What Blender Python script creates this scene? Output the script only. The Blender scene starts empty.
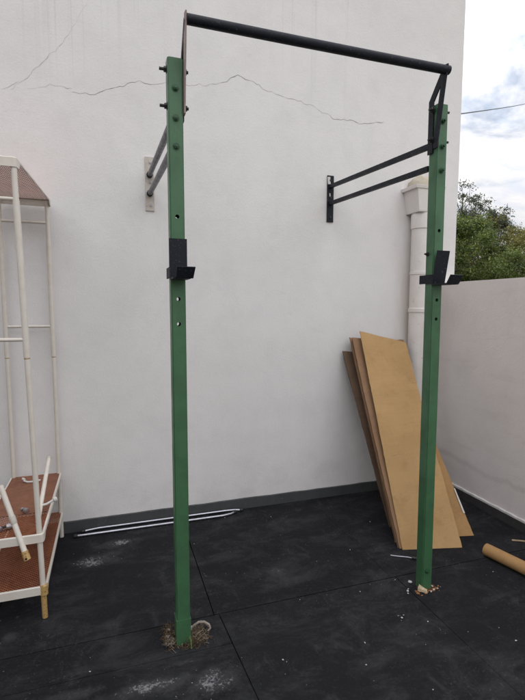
import bpy, bmesh, math, random
import numpy as np
from mathutils import Vector, Matrix
random.seed(7)
scene = bpy.context.scene
COL = scene.collection
V = Vector

# ------------------------------------------------------------------ object helpers
def put(name, parent=None, data=None, loc=(0, 0, 0)):
    o = bpy.data.objects.new(name, data)
    COL.objects.link(o)
    o.location = loc
    if parent is not None:
        o.parent = parent
        o.location = V(loc) - world_loc(parent)
    return o

def world_loc(o):
    l = V(o.location)
    while o.parent is not None:
        o = o.parent
        l += o.location
    return l

def tag(o, label=None, cat=None, group=None, kind=None):
    if label: o['label'] = label
    if cat: o['category'] = cat
    if group: o['group'] = group
    if kind: o['kind'] = kind
    return o

def thing(name, label, cat, loc=(0, 0, 0), group=None):
    return tag(put(name, None, None, loc), label, cat, group)

def build(name, bm, mat, parent=None, smooth=False, bevel=0.0, seg=2, angle=40):
    """bm holds WORLD coordinates; the object origin is put at the mesh's centre."""
    if bevel > 0:
        es = [e for e in bm.edges if len(e.link_faces) == 2 and e.calc_face_angle(0) > math.radians(30)]
        bmesh.ops.bevel(bm, geom=es, offset=bevel, segments=seg, affect='EDGES', profile=.6, clamp_overlap=True)
    c = sum((v.co for v in bm.verts), V()) / max(1, len(bm.verts))
    bmesh.ops.translate(bm, verts=bm.verts, vec=-c)
    bm.normal_update()
    if smooth:
        for f in bm.faces: f.smooth = True
        for e in bm.edges:
            if len(e.link_faces) == 2 and e.calc_face_angle(0) > math.radians(angle): e.smooth = False
    me = bpy.data.meshes.new(name)
    bm.to_mesh(me); bm.free()
    if isinstance(mat, (list, tuple)):
        for m in mat: me.materials.append(m)
    else:
        me.materials.append(mat)
    return put(name, parent, me, c)

def box(bm, lo, hi):
    x0, y0, z0 = lo; x1, y1, z1 = hi
    vs = [bm.verts.new(p) for p in ((x0,y0,z0),(x1,y0,z0),(x1,y1,z0),(x0,y1,z0),(x0,y0,z1),(x1,y0,z1),(x1,y1,z1),(x0,y1,z1))]
    for f in ((0,3,2,1),(4,5,6,7),(0,1,5,4),(1,2,6,5),(2,3,7,6),(3,0,4,7)):
        bm.faces.new([vs[i] for i in f])
    return vs

def hexa(bm, b, t):
    """solid from four bottom corners b and four top corners t, both counter-clockwise seen from the top"""
    vs = [bm.verts.new(p) for p in list(b) + list(t)]
    for f in ((0,3,2,1),(4,5,6,7),(0,1,5,4),(1,2,6,5),(2,3,7,6),(3,0,4,7)):
        bm.faces.new([vs[i] for i in f])
    return vs

def frame(d, up=V((0, 0, 1))):
    d = d.normalized()
    if abs(d.dot(up)) > .95: up = V((0, 1, 0))
    s = d.cross(up).normalized()
    return s, s.cross(d).normalized()

def tube(bm, pts, r, n=12, cap=True, radii=None, square=False):
    pts = [V(p) for p in pts]
    rings = []
    s = None
    for i, p in enumerate(pts):
        if i == 0: d = pts[1] - p
        elif i == len(pts) - 1: d = p - pts[i - 1]
        else: d = (pts[i + 1] - p).normalized() + (p - pts[i - 1]).normalized()
        d.normalize()
        if s is None: s, u = frame(d)
        else:
            s = (s - d * s.dot(d)).normalized(); u = s.cross(d).normalized()
        rr = radii[i] if radii else r
        rings.append([bm.verts.new(p + (s * math.cos(a) + u * math.sin(a)) * rr) for a in
                      [2 * math.pi * (k + (.5 if square else 0)) / n for k in range(n)]])
    for a, b in zip(rings, rings[1:]):
        for k in range(n):
            bm.faces.new((a[k], a[(k + 1) % n], b[(k + 1) % n], b[k]))
    if cap:
        bm.faces.new(rings[0][::-1]); bm.faces.new(rings[-1])
    bmesh.ops.recalc_face_normals(bm, faces=bm.faces)
    return rings

def flatbar(bm, pts, width, thick, nrm):
    """flat bar along pts; nrm is the direction of its thin side"""
    pts = [V(p) for p in pts]; nrm = V(nrm).normalized()
    rings = []
    for i, p in enumerate(pts):
        if i == 0: d = pts[1] - p
        elif i == len(pts) - 1: d = p - pts[i - 1]
        else: d = (pts[i + 1] - p).normalized() + (p - pts[i - 1]).normalized()
        d.normalize(); w = d.cross(nrm).normalized() * width / 2; t = nrm * thick / 2
        rings.append([bm.verts.new(q) for q in (p - w - t, p + w - t, p + w + t, p - w + t)])
    for a, b in zip(rings, rings[1:]):
        for k in range(4): bm.faces.new((a[k], a[(k + 1) % 4], b[(k + 1) % 4], b[k]))
    bm.faces.new(rings[0][::-1]); bm.faces.new(rings[-1])
    bmesh.ops.recalc_face_normals(bm, faces=bm.faces)

def cyl(bm, a, b, r, n=16, r2=None):
    tube(bm, [a, b], r, n, radii=[r, r if r2 is None else r2])

def lathe(bm, base, axis, prof, n=20):
    """prof: (distance along the axis, radius)"""
    axis = V(axis).normalized(); s, u = frame(axis); base = V(base)
    rings = [[bm.verts.new(base + axis * h + (s * math.cos(2*math.pi*k/n) + u * math.sin(2*math.pi*k/n)) * r) for k in range(n)] for h, r in prof]
    for a, b in zip(rings, rings[1:]):
        for k in range(n): bm.faces.new((a[k], a[(k + 1) % n], b[(k + 1) % n], b[k]))
    bm.faces.new(rings[0][::-1]); bm.faces.new(rings[-1])
    bmesh.ops.recalc_face_normals(bm, faces=bm.faces)

# ------------------------------------------------------------------ material helpers
class NT:
    def __init__(s, name):
        s.m = bpy.data.materials.new(name); s.m.use_nodes = True
        s.t = s.m.node_tree; s.n = s.t.nodes; s.b = s.n['Principled BSDF']; s.out = s.n['Material Output']
    def node(s, typ, **kw):
        x = s.n.new(typ)
        for k, v in kw.items():
            if k.startswith('i_'): s.inp(x, k[2:].replace('_', ' '), v)
            else: setattr(x, k, v)
        return x
    def inp(s, x, key, v):
        sock = x.inputs[int(key)] if key.isdigit() else x.inputs[key]
        if isinstance(v, bpy.types.NodeSocket): s.t.links.new(v, sock)
        else: sock.default_value = v
    def pos(s):  # object coordinates of big surfaces equal metres; world position keeps them continuous
        return s.node('ShaderNodeNewGeometry').outputs['Position']
    def map(s, vec, scale=(1,1,1), loc=(0,0,0), rot=(0,0,0)):
        x = s.node('ShaderNodeMapping'); s.inp(x, 'Vector', vec); x.inputs['Scale'].default_value = scale
        x.inputs['Location'].default_value = loc; x.inputs['Rotation'].default_value = rot
        return x.outputs[0]
    def noise(s, vec, scale, detail=4, rough=.55, dist=0):
        x = s.node('ShaderNodeTexNoise'); s.inp(x, 'Vector', vec); s.inp(x, 'Scale', scale); s.inp(x, 'Detail', detail)
        s.inp(x, 'Roughness', rough); s.inp(x, 'Distortion', dist); return x.outputs[0]
    def ramp(s, f, a, b, smooth=True):
        x = s.node('ShaderNodeMapRange'); s.inp(x, 'Value', f); x.inputs[1].default_value = a; x.inputs[2].default_value = b
        if smooth: x.interpolation_type = 'SMOOTHSTEP'
        return x.outputs[0]
    def mix(s, f, a, b, mode='MIX'):
        x = s.node('ShaderNodeMix', data_type='RGBA', blend_type=mode)
        for k, v in ((0, f), (6, a), (7, b)):
            if isinstance(v, bpy.types.NodeSocket): s.t.links.new(v, x.inputs[k])
            else: x.inputs[k].default_value = (tuple(v) + (1,)) if k and len(v) == 3 else v
        return x.outputs[2]
    def math(s, op, a, b=0.0, c=None):
        x = s.node('ShaderNodeMath', operation=op)
        s.inp(x, '0', a); s.inp(x, '1', b)
        if c is not None: s.inp(x, '2', c)
        return x.outputs[0]
    def sep(s, v):
        x = s.node('ShaderNodeSeparateXYZ'); s.inp(x, '0', v); return x.outputs
    def bump(s, h, strength, dist, prev=None):
        x = s.node('ShaderNodeBump'); s.inp(x, 'Height', h); s.inp(x, 'Strength', strength); s.inp(x, 'Distance', dist)
        if prev is not None: s.inp(x, 'Normal', prev)
        return x.outputs[0]
    def done(s, color=None, rough=None, metal=None, normal=None, spec=None):
        for k, v in (('Base Color', color), ('Roughness', rough), ('Metallic', metal), ('Normal', normal), ('Specular IOR Level', spec)):
            if v is None: continue
            if k == 'Base Color' and not isinstance(v, bpy.types.NodeSocket): v = tuple(v) + (1,) if len(v) == 3 else v
            s.inp(s.b, k, v)
        return s.m

def paint(name, col, dark=None, rough=.5, wear=None, wear_amt=(.62, .72), scale=14, bump=.15, metal=0, spec=.5, dirt=.5):
    """painted or bare metal with blotches, chips of 'wear' colour and an uneven gloss"""
    s = NT(name); p = s.pos()
    dark = dark or tuple(c * .72 for c in col)
    n1 = s.noise(p, scale, 5, .6); n2 = s.noise(p, scale * 5, 4, .65); n3 = s.noise(p, scale * 22, 2, .5)
    c = s.mix(s.math('MULTIPLY', s.ramp(n1, .38, .7), dirt), col, dark)
    c = s.mix(s.math('MULTIPLY', s.ramp(n3, .35, .75), .35), c, dark)
    if wear: c = s.mix(s.ramp(n2, *wear_amt), c, wear)
    r = s.ramp(n1, .2, .8); r = s.math('MULTIPLY_ADD', r, .22, rough - .1)
    h = s.math('ADD', n2, s.math('MULTIPLY', n3, .5))
    return s.done(c, r, metal, s.bump(h, bump, .0015), spec)

# plaster of the big wall
def plaster(name, c0, c1, streaks=True, stain=False):
    s = NT(name); p = s.pos()
    big = s.noise(p, .9, 5, .6, .4); mid = s.noise(p, 5, 5, .6); fine = s.noise(p, 90, 4, .7); grain = s.noise(p, 260, 2, .6)
    c = s.mix(s.ramp(big, .3, .7), c0, c1)
    c = s.mix(s.math('MULTIPLY', s.ramp(mid, .42, .75), .10), c, (.42, .40, .40))
    c = s.mix(s.math('MULTIPLY', s.ramp(fine, .5, .8), .10), c, (.35, .34, .33))
    if streaks:   # rain streaks run down from the top of the wall
        z = s.sep(p)[2]
        st = s.noise(s.map(p, (16, 16, .16)), 1, 3, .65)
        st2 = s.noise(s.map(p, (46, 46, .35), (3, 1, 2)), 1, 2, .5)
        patch = s.noise(s.map(p, (1.1, 1.1, .25), (5, 0, 0)), 1, 3, .5)
        m = s.math('MULTIPLY', s.math('MULTIPLY', s.ramp(st, .54, .72), s.ramp(patch, .40, .62)), .6)
        m = s.math('MAXIMUM', m, s.math('MULTIPLY', s.ramp(st2, .60, .68), s.ramp(patch, .42, .66)))
        m = s.math('MULTIPLY', m, s.ramp(z, 2.35, 3.3))
        c = s.mix(s.math('MULTIPLY', m, .20), c, (.28, .27, .26))
        # splash dirt along the foot
        low = s.math('MULTIPLY', s.math('SUBTRACT', 1.0, s.ramp(z, .06, .5)), s.ramp(mid, .35, .7))
        c = s.mix(s.math('MULTIPLY', low, .16), c, (.36, .35, .345))
        # yellowed stain beside the downpipe
        x = s.sep(p)[0]
        g = s.math('MULTIPLY', s.ramp(x, 1.86, 1.98), s.math('SUBTRACT', 1.0, s.ramp(x, 1.99, 2.25)))
        g = s.math('MULTIPLY', g, s.math('SUBTRACT', 1.0, s.ramp(z, 2.1, 2.45)))
        g = s.math('MULTIPLY', g, s.ramp(s.noise(s.map(p, (6, 6, 1.2)), 1, 4), .3, .6))
        c = s.mix(s.math('MULTIPLY', g, .35), c, (.50, .38, .24))
    if stain:
        w = s.noise(s.map(p, (1, 1.3, 6), (0, 0, 4)), 1, 4, .6, .6)
        c = s.mix(s.math('MULTIPLY', s.ramp(w, .50, .70), .12), c, (.26, .23, .21))
        q = s.noise(p, 2.4, 5, .65)
        c = s.mix(s.math('MULTIPLY', s.ramp(q, .5, .72), .12), c, (.34, .30, .27))
        # a hairline crack with a grey bloom, wandering along the lower wall
        sp = s.sep(p)
        zc = s.math('MULTIPLY_ADD', s.noise(s.map(p, (0, 2.2, 0)), 1, 6, .6), .22, .165)
        d = s.math('ABSOLUTE', s.math('SUBTRACT', sp[2], zc))
        c = s.mix(s.math('MULTIPLY', s.math('SUBTRACT', 1.0, s.ramp(d, .002, .035)), .15), c, (.16, .14, .13))
    pt = s.noise(s.map(p, (1.7, 1.7, 1.1), (9, 0, 3)), 1, 7, .72, 1.2)
    c = s.mix(s.math('MULTIPLY', s.ramp(pt, .50, .60), .10), c, (.60, .585, .585))
    sm_ = s.noise(s.map(p, (3.5, 3.5, 9), (1, 0, 7)), 1, 6, .75, .8)
    c = s.mix(s.math('MULTIPLY', s.ramp(sm_, .60, .72), .14), c, (.48, .47, .46))
    trowel = s.noise(s.map(p, (22, 22, 34)), 1, 3, .55, .6)
    nrm = s.bump(s.noise(p, 3.2, 4, .5), .12, .03)
    nrm = s.bump(trowel, .10, .006, nrm)
    nrm = s.bump(fine, .50, .0030, nrm)
    nrm = s.bump(grain, .25, .001, nrm)
    return s.done(c, .92, 0, nrm, .25)

M = {}
M['plaster'] = plaster('wall_plaster', (.735, .712, .70), (.79, .768, .755))
M['plaster_low'] = plaster('yard_wall_plaster', (.70, .65, .62), (.75, .70, .67), False, True)
def worn_green():
    m = paint('green_paint', (.054, .146, .066), (.038, .106, .048), .42, (.13, .16, .11), (.69, .74), 9, .2, dirt=.8)
    # long vertical scuffs and rubbed patches in the paint
    t = m.node_tree; s = NT.__new__(NT); s.m, s.t, s.n, s.b, s.out = m, t, t.nodes, t.nodes['Principled BSDF'], t.nodes['Material Output']
    old = s.b.inputs['Base Color'].links[0].from_socket; p = s.pos()
    v = s.noise(s.map(p, (150, 150, 5)), 1, 5, .7); g_ = s.noise(p, 4.5, 4, .6)
    c = s.mix(s.math('MULTIPLY', s.math('MULTIPLY', s.ramp(v, .58, .66), s.ramp(g_, .45, .65)), .55), old, (.10, .19, .115))
    k = s.noise(s.map(p, (1, 1, .7), (3, 5, 1)), 85, 3, .6)
    c = s.mix(s.math('MULTIPLY', s.ramp(k, .72, .76), .8), c, (.09, .06, .04))
    s.inp(s.b, 'Base Color', c)
    return m

M['green'] = worn_green()
M['black'] = paint('black_paint', (.0075, .0092, .0150), (.015, .017, .025), .55, (.075, .075, .085), (.60, .72), 20, .4, spec=.24)
M['lit_tube'] = paint('lit_dark_tube', (.085, .09, .105), (.06, .062, .07), .4, (.20, .20, .20), (.70, .8), 20, .03)  # left struts: light reflected by the dark tubes put in as grey
M['bolt'] = paint('bolt_steel', (.018, .022, .020), (.03, .026, .022), .5, (.10, .05, .03), (.64, .75), 60, .3, .2)
M['green_bolt'] = paint('painted_bolt', (.026, .10, .042), (.02, .06, .03), .45, (.10, .06, .03), (.66, .76), 70, .3)
M['cream'] = paint('cream_enamel', (.70, .655, .59), (.60, .54, .46), .42, (.30, .15, .06), (.68, .76), 16, .12)
M['yellowed'] = paint('yellowed_enamel', (.50, .34, .13), (.36, .20, .07), .55, (.24, .10, .035), (.52, .64), 22, .3)
M['plate'] = paint('white_plate_paint', (.55, .51, .46), (.42, .37, .31), .5, (.24, .12, .06), (.60, .70), 30, .2)
M['pinkplate'] = paint('bare_side_steel', (.30, .23, .21), (.22, .16, .14), .5, (.12, .09, .08), (.6, .7), 25, .2)
M['pipe'] = paint('pipe_pvc', (.74, .70, .67), (.64, .58, .53), .45, (.42, .34, .27), (.62, .80), 6, .08)
M['chrome'] = paint('plated_tube', (.50, .50, .55), (.34, .34, .38), .30, (.2, .17, .16), (.66, .76), 30, .1, .85)
M['plastic_white'] = paint('white_plastic', (.62, .60, .57), (.5, .47, .43), .4, (.3, .25, .2), (.66, .76), 40, .1)
M['zinc'] = paint('zinc', (.45, .42, .43), (.28, .25, .25), .35, (.2, .1, .06), (.6, .72), 70, .2, .8)
M['dark_band'] = paint('grey_skirting_paint', (.058, .062, .063), (.040, .043, .043), .75, (.15, .15, .145), (.62, .78), 9, .5)
M['bitumen'] = paint('bitumen_skirting', (.040, .037, .036), (.028, .026, .026), .8, (.075, .07, .065), (.58, .75), 9, .6)
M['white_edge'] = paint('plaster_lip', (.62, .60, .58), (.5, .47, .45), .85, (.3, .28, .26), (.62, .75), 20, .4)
M['mortar'] = paint('mortar', (.50, .45, .36), (.40, .35, .27), .9, (.3, .26, .2), (.6, .75), 14, .8)

M['side'] = plaster('grey_render', (.26, .25, .24), (.32, .31, .30), False)
def rubber():
    s = NT('rubber_mat'); p = s.pos()
    big = s.noise(p, 1.6, 6, .65, .5); mid = s.noise(p, 7, 6, .7, .3); fine = s.noise(p, 240, 3, .7); gr = s.noise(p, 90, 3, .6)
    rnd = s.node('ShaderNodeObjectInfo').outputs['Random']
    c = s.mix(rnd, (.0050, .0054, .0072), (.0070, .0074, .0094))
    c = s.mix(s.math('MULTIPLY', s.ramp(big, .40, .72), .6), c, (.011, .0115, .014))
    c = s.mix(s.math('MULTIPLY', s.ramp(gr, .56, .70), .55), c, (.022, .0225, .026))
    # scuffed dust in directional wipes
    wipe = s.noise(s.map(p, (2.6, 5.5, 1), (0, 0, 0), (0, 0, .5)), 1, 8, .76, .5)
    c = s.mix(s.math('MULTIPLY', s.ramp(wipe, .44, .72), .52), c, (.046, .047, .051))
    wipe2 = s.noise(s.map(p, (7, 4.5, 1), (4, 2, 0), (0, 0, -.8)), 1, 8, .80, .6)
    c = s.mix(s.math('MULTIPLY', s.ramp(wipe2, .52, .70), .38), c, (.054, .054, .058))
    cr_ = s.noise(p, 55, 7, .85, .8)
    c = s.mix(s.math('MULTIPLY', s.math('MULTIPLY', s.ramp(cr_, .56, .68), s.ramp(s.noise(p, 2.1, 5, .7, .6), .42, .58)), .60), c, (.11, .11, .117))
    # chalky splashes where plaster and lime was dropped: (x, y, radius x, radius y, strength)
    tot = None
    sp = s.sep(p)
    for (x, y, rx, ry, k) in ((-.40, -.42, .24, .13, 1.0), (-.25, -.25, .26, .09, .95), (-.16, -1.45, .34, .07, .95), (.10, -1.50, .18, .12, 1.0), (-.45, -1.40, .2, .05, .8), (-.02, -1.37, .22, .03, .8),
                              (.60, -.86, .10, .10, .8), (.36, -.42, .10, .07, .35), (1.05, -1.52, .16, .22, .45), (.95, -1.35, .22, .10, .35), (.75, -1.62, .22, .10, .35),
                              (.33, -.36, .16, .08, .3), (-.74, -.97, .06, .05, .9), (.9, -.78, .2, .12, .3), (1.15, -1.75, .2, .1, .35), (.30, -1.55, .1, .2, .4),
                              (1.45, -1.42, .05, .30, .45), (.1, -.62, .1, .1, .25)):
        dx = s.math('DIVIDE', s.math('SUBTRACT', sp[0], x), rx); dy = s.math('DIVIDE', s.math('SUBTRACT', sp[1], y), ry)
        d = s.math('SQRT', s.math('ADD', s.math('MULTIPLY', dx, dx), s.math('MULTIPLY', dy, dy)))
        g = s.math('MULTIPLY', s.math('SUBTRACT', 1.0, s.ramp(d, .1, 1.25)), k)
        tot = g if tot is None else s.math('MAXIMUM', tot, g)
    brk = s.math('MULTIPLY_ADD', s.noise(p, 75, 6, .8, .6), .62, s.math('MULTIPLY', s.noise(p, 13, 5, .7, 1.0), .40))
    thr = s.math('SUBTRACT', brk, s.math('MULTIPLY', s.math('SUBTRACT', 1.0, tot), .42))
    c = s.mix(s.math('MULTIPLY', s.ramp(thr, .47, .565), .75), c, (.27, .27, .28))
    thr2 = s.math('SUBTRACT', s.noise(p, 9, 6, .7), s.math('MULTIPLY', s.math('SUBTRACT', 1.0, tot), .5))
    c = s.mix(s.math('MULTIPLY', s.ramp(thr2, .2, .55), .22), c, (.10, .10, .107))
    # sparse lime specks
    vo = s.node('ShaderNodeTexVoronoi'); s.inp(vo, 'Vector', p); s.inp(vo, 'Scale', 26.0); s.inp(vo, 'Randomness', 1.0)
    spk = s.math('MULTIPLY', s.math('LESS_THAN', vo.outputs['Distance'], .06), s.math('GREATER_THAN', s.noise(p, 3.3, 3), .56))
    c = s.mix(s.math('MULTIPLY', spk, .5), c, (.25, .25, .25))
    h = s.math('ADD', s.math('MULTIPLY', fine, .6), gr)
    n = s.bump(s.noise(p, 2.5, 3), .25, .01); n = s.bump(h, .55, .0022, n)
    return s.done(c, s.math('MULTIPLY_ADD', s.ramp(big, .3, .7), .12, .80), 0, n, .22)
M['rubber'] = rubber()

def cardboard(name, c0, c1, c2):
    s = NT(name); p = s.node('ShaderNodeTexCoord').outputs['Object']
    n = s.noise(p, 3.5, 5, .6, .3); f = s.noise(s.map(p, (120, 12, 12)), 1, 3, .6); sm = s.noise(p, 11, 6, .7)
    c = s.mix(s.ramp(n, .3, .7), c0, c1)
    c = s.mix(s.math('MULTIPLY', s.ramp(sm, .50, .72), .4), c, c2)
    c = s.mix(s.math('MULTIPLY', s.ramp(f, .4, .8), .12), c, c2)
    fl = s.noise(s.map(p, (1.5, 130, 130)), 1, 2, .5)
    c = s.mix(s.math('MULTIPLY', s.ramp(fl, .45, .7), .13), c, c2)
    sc = s.noise(s.map(p, (5, 60, 9), (2, 0, 0), (0, .5, .3)), 1, 6, .75, 1.5)
    c = s.mix(s.math('MULTIPLY', s.ramp(sc, .60, .68), .30), c, tuple(q * .75 for q in c2))
    nn = s.bump(fl, .2, .0012); nn = s.bump(n, .3, .01, nn); nn = s.bump(f, .12, .001, nn)
    return s.done(c, .85, 0, nn, .2)
M['card'] = cardboard('kraft_card', (.43, .275, .128), (.37, .232, .104), (.26, .155, .07))
M['card_warm'] = cardboard('kraft_card_warm', (.40, .24, .105), (.33, .195, .085), (.25, .14, .06))
M['card_brown'] = cardboard('brown_card', (.27, .165, .095), (.22, .13, .075), (.15, .085, .05))
M['card_dark'] = cardboard('dark_card', (.16, .105, .070), (.125, .082, .055), (.09, .055, .038))

def perforated(name, axis_loc, c0, c1, c2, board=False):
    s = NT(name); p = s.pos()
    n = s.noise(p, 7, 6, .7, .4); n2 = s.noise(p, 40, 5, .7)
    c = s.mix(s.ramp(n, .35, .68), c0, c1); c = s.mix(s.math('MULTIPLY', s.ramp(n2, .45, .7), .6), c, c2)
    pitch = .0125
    q = s.map(p, (1 / pitch,) * 3, (0, 0, 0), (0, 0, math.radians(45)))
    sp = s.sep(q)
    fx = s.math('SUBTRACT', s.math('FRACT', sp[0]), .5); fy = s.math('SUBTRACT', s.math('FRACT', sp[1]), .5)
    d = s.math('SQRT', s.math('ADD', s.math('MULTIPLY', fx, fx), s.math('MULTIPLY', fy, fy)))
    hole = s.math('LESS_THAN', d, .29)
    m = s.math('SUBTRACT', 1.0, hole)
    s.inp(s.b, 'Alpha', m)
    return s.done(c, .8, 0, s.bump(n2, .4, .001), .2)
M['perf'] = perforated('rusted_perforated_sheet', None, (.255, .088, .042), (.17, .056, .028), (.32, .135, .065))
M['perf_top'] = perforated('perforated_sheet_underside', None, (.66, .25, .13), (.48, .16, .075), (.34, .10, .045))
def rust_plate():
    s = NT('rusted_solid_sheet'); p = s.pos()
    n = s.noise(p, 8, 6, .7, .6); n2 = s.noise(p, 45, 5, .7)
    c = s.mix(s.ramp(n, .35, .68), (.225, .098, .056), (.155, .064, .038)); c = s.mix(s.math('MULTIPLY', s.ramp(n2, .48, .72), .5), c, (.28, .15, .085))
    return s.done(c, .7, 0, s.bump(n2, .4, .001), .3)
M['rust'] = rust_plate()

def simple(name, col, rough=.8, var=.3, scale=20):
    s = NT(name); p = s.pos(); n = s.noise(p, scale, 4, .6)
    return s.done(s.mix(s.ramp(n, .3, .7), col, tuple(c * (1 - var) for c in col)), rough, 0, s.bump(n, .3, .003), .3)
M['straw'] = simple('dry_stems', (.17, .115, .062), .9, .7, 60)
M['straw2'] = simple('dry_root', (.30, .26, .215), .9, .4, 60)
M['blade'] = simple('grass_blade', (.14, .26, .08), .7, .4, 50)
M['crumb'] = simple('lime_crumbs', (.55, .54, .52), .9, .3, 60)
M['rusty_crumb'] = simple('rusty_crumbs', (.36, .17, .07), .9, .6, 70)
M['yellow_crumb'] = simple('tan_flake', (.50, .40, .26), .9, .4, 50)
M['stick'] = simple('pale_wood', (.46, .35, .22), .8, .3, 60)
M['tape'] = simple('white_tape', (.62, .60, .58), .5, .1, 30)
M['terrain'] = simple('dry_ground', (.12, .115, .06), .95, .5, 1.5)
M['concrete'] = simple('concrete_slab', (.09, .088, .085), .9, .3, 4)
M['bark'] = simple('bark', (.10, .075, .055), .9, .5, 9)
M['crackline'] = simple('crack_shadow_gap', (.36, .335, .31), 1, .5, 22)
M['crackfaint'] = simple('faint_crack', (.50, .48, .465), 1, .35, 22)
M['cable'] = simple('cable_sheath', (.03, .03, .032), .6, .2, 10)
M['hole'] = simple('dark_plug', (.012, .012, .012), .9, .2, 30)

def leaves(name, a, b, c3):
    s = NT(name); g = s.node('ShaderNodeNewGeometry')
    r = g.outputs['Random Per Island']
    cr = s.node('ShaderNodeValToRGB'); s.inp(cr, 'Fac', r)
    cr.color_ramp.elements[0].color = a + (1,); cr.color_ramp.elements[1].color = c3 + (1,)
    e = cr.color_ramp.elements.new(.6); e.color = b + (1,)
    s.inp(s.b, 'Base Color', cr.outputs[0]); s.b.inputs['Roughness'].default_value = .55
    tr = s.node('ShaderNodeBsdfTranslucent'); s.inp(tr, 'Color', cr.outputs[0])
    mx = s.node('ShaderNodeMixShader'); mx.inputs[0].default_value = .35
    s.t.links.new(s.b.outputs[0], mx.inputs[1]); s.t.links.new(tr.outputs[0], mx.inputs[2]); s.t.links.new(mx.outputs[0], s.out.inputs[0])
    return s.m
M['leaf_dark'] = leaves('leaf_dark_green', (.036, .052, .018), (.072, .092, .028), (.125, .14, .042))
M['leaf_mid'] = leaves('leaf_mid_green', (.048, .080, .020), (.10, .145, .030), (.19, .21, .05))
M['leaf_olive'] = leaves('leaf_olive', (.075, .085, .022), (.15, .145, .035), (.24, .20, .055))
M['leaf_grey'] = leaves('leaf_grey_green', (.05, .065, .04), (.075, .09, .055), (.11, .12, .075))

# ------------------------------------------------------------------ setting
bm = bmesh.new()
g = 300
vs = [bm.verts.new(p) for p in ((-g, -g, -.06), (g, -g, -.06), (g, g, -.06), (-g, g, -.06))]; bm.faces.new(vs)
tag(build('ground', bm, M['terrain']), kind='structure')
bm = bmesh.new(); box(bm, (-6.5, -6, -.055), (2.32, -.002, -.022))
tag(build('yard_slab', bm, M['concrete']), kind='structure')

# house: the tall wall
house = thing('house', 'tall pale plastered house wall with a long hairline crack and rain streaks', 'building', (-2, 4, 0))
bm = bmesh.new(); box(bm, (-6.6, 0, -.3), (2.469, 8.5, 6.4)); build('wall', bm, M['plaster'], house, bevel=.012, seg=3)
bm = bmesh.new(); box(bm, (-6.68, -.07, 6.4), (2.54, 8.57, 6.52)); build('coping', bm, M['white_edge'], house, bevel=.01)
# skirting: a slightly uneven band of dark paint on a thin render
bm = bmesh.new()
n = 90; prev = None
for i in range(n + 1):
    x = -6.6 + (2.334 + 6.6) * i / n
    zt = .076 + random.uniform(-.0025, .0025)
    ring = [bm.verts.new(q) for q in ((x, -.0005, -.02), (x, -.011, -.02), (x, -.011, zt - .003), (x, -.006, zt), (x, -.0005, zt))]
    if prev:
        for k in range(4): bm.faces.new((prev[k], ring[k], ring[k + 1], prev[k + 1]))
    prev = ring
build('skirting', bm, M['dark_band'], house)

def crack(pts, w0, w1, parent, jitter=.008, mat_='crackline'):
    P = [V((x, -.0012, z)) for x, z in pts]; fine = []
    for a, b in zip(P, P[1:]):
        k = max(2, int((b - a).length / .022))
        for i in range(k):
            q = a.lerp(b, i / k); q.z += random.uniform(-jitter, jitter); q.x += random.uniform(-jitter, jitter) * .5; fine.append(q)
    fine.append(P[-1])
    bm = bmesh.new(); prev = None
    for i, q in enumerate(fine):
        d = (fine[min(i + 1, len(fine) - 1)] - fine[max(i - 1, 0)]).normalized(); s_ = V((-d.z, 0, d.x))
        t = i / (len(fine) - 1); w = (w0 + (w1 - w0) * t) * random.uniform(.3, 1.15) * (.75 + .35 * math.sin(i * .17) + (.5 if random.random() < .08 else 0))
        if i in (0, len(fine) - 1): w *= .2
        r = [bm.verts.new(q - s_ * w), bm.verts.new(q + s_ * w)]
        if prev: bm.faces.new((prev[0], r[0], r[1], prev[1]))
        prev = r
    return build('crack', bm, M[mat_], parent)
CRACKS = [([(-0.466, 2.799), (-0.409, 2.804), (-0.322, 2.813), (-0.25, 2.853), (-0.201, 2.866), (-0.128, 2.901), (-0.047, 2.931), (0.015, 2.925), (0.123, 2.944), (0.24, 2.952), (0.408, 2.973), (0.497, 2.999), (0.546, 3.032), (0.602, 3.063), (0.688, 3.047), (0.775, 3.007), (0.871, 2.981), (0.946, 2.964), (1.045, 2.958), (1.139, 2.943), (1.235, 2.907), (1.34, 2.871), (1.464, 2.873), (1.591, 2.867), (1.755, 2.901)], 0.0011, 0.0016), ([(-0.849, 2.762), (-0.807, 2.779), (-0.768, 2.807), (-0.73, 2.836)], 0.001, 0.001), ([(-0.705, 2.794), (-0.644, 2.808), (-0.578, 2.829), (-0.454, 2.83)], 0.0008, 0.0008), ([(-0.797, 2.764), (-0.741, 2.817), (-0.685, 2.876), (-0.6, 2.969), (-0.513, 3.07), (-0.443, 3.168), (-0.394, 3.268), (-0.346, 3.358)], 0.0011, 0.0008)]
for i, (pts, w0, w1) in enumerate(CRACKS): crack(pts, w0, w1, house, mat_='crackline' if i == 0 else 'crackfaint')

# low boundary wall on the right
yard = thing('boundary_wall', 'low stained plaster boundary wall meeting the tall house wall at the right', 'wall', (2.4, -2, 0))
bm = bmesh.new(); box(bm, (2.334, -5.5, -.3), (2.464, -.001, 1.695)); build('wall', bm, M['plaster_low'], yard, bevel=.012, seg=3)
bm = bmesh.new(); box(bm, (2.318, -5.5, -.02), (2.3335, -.012, .060)); build('skirting', bm, M['bitumen'], yard, bevel=.003)
bm = bmesh.new(); prev = None  # plaster's bottom edge; the light it catches is put in as a white strip
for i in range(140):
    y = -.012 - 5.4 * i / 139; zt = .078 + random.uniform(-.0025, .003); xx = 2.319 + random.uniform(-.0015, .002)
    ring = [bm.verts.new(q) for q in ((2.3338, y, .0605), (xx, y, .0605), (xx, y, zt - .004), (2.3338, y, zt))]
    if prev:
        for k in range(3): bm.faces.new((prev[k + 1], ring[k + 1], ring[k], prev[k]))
    prev = ring
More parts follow.
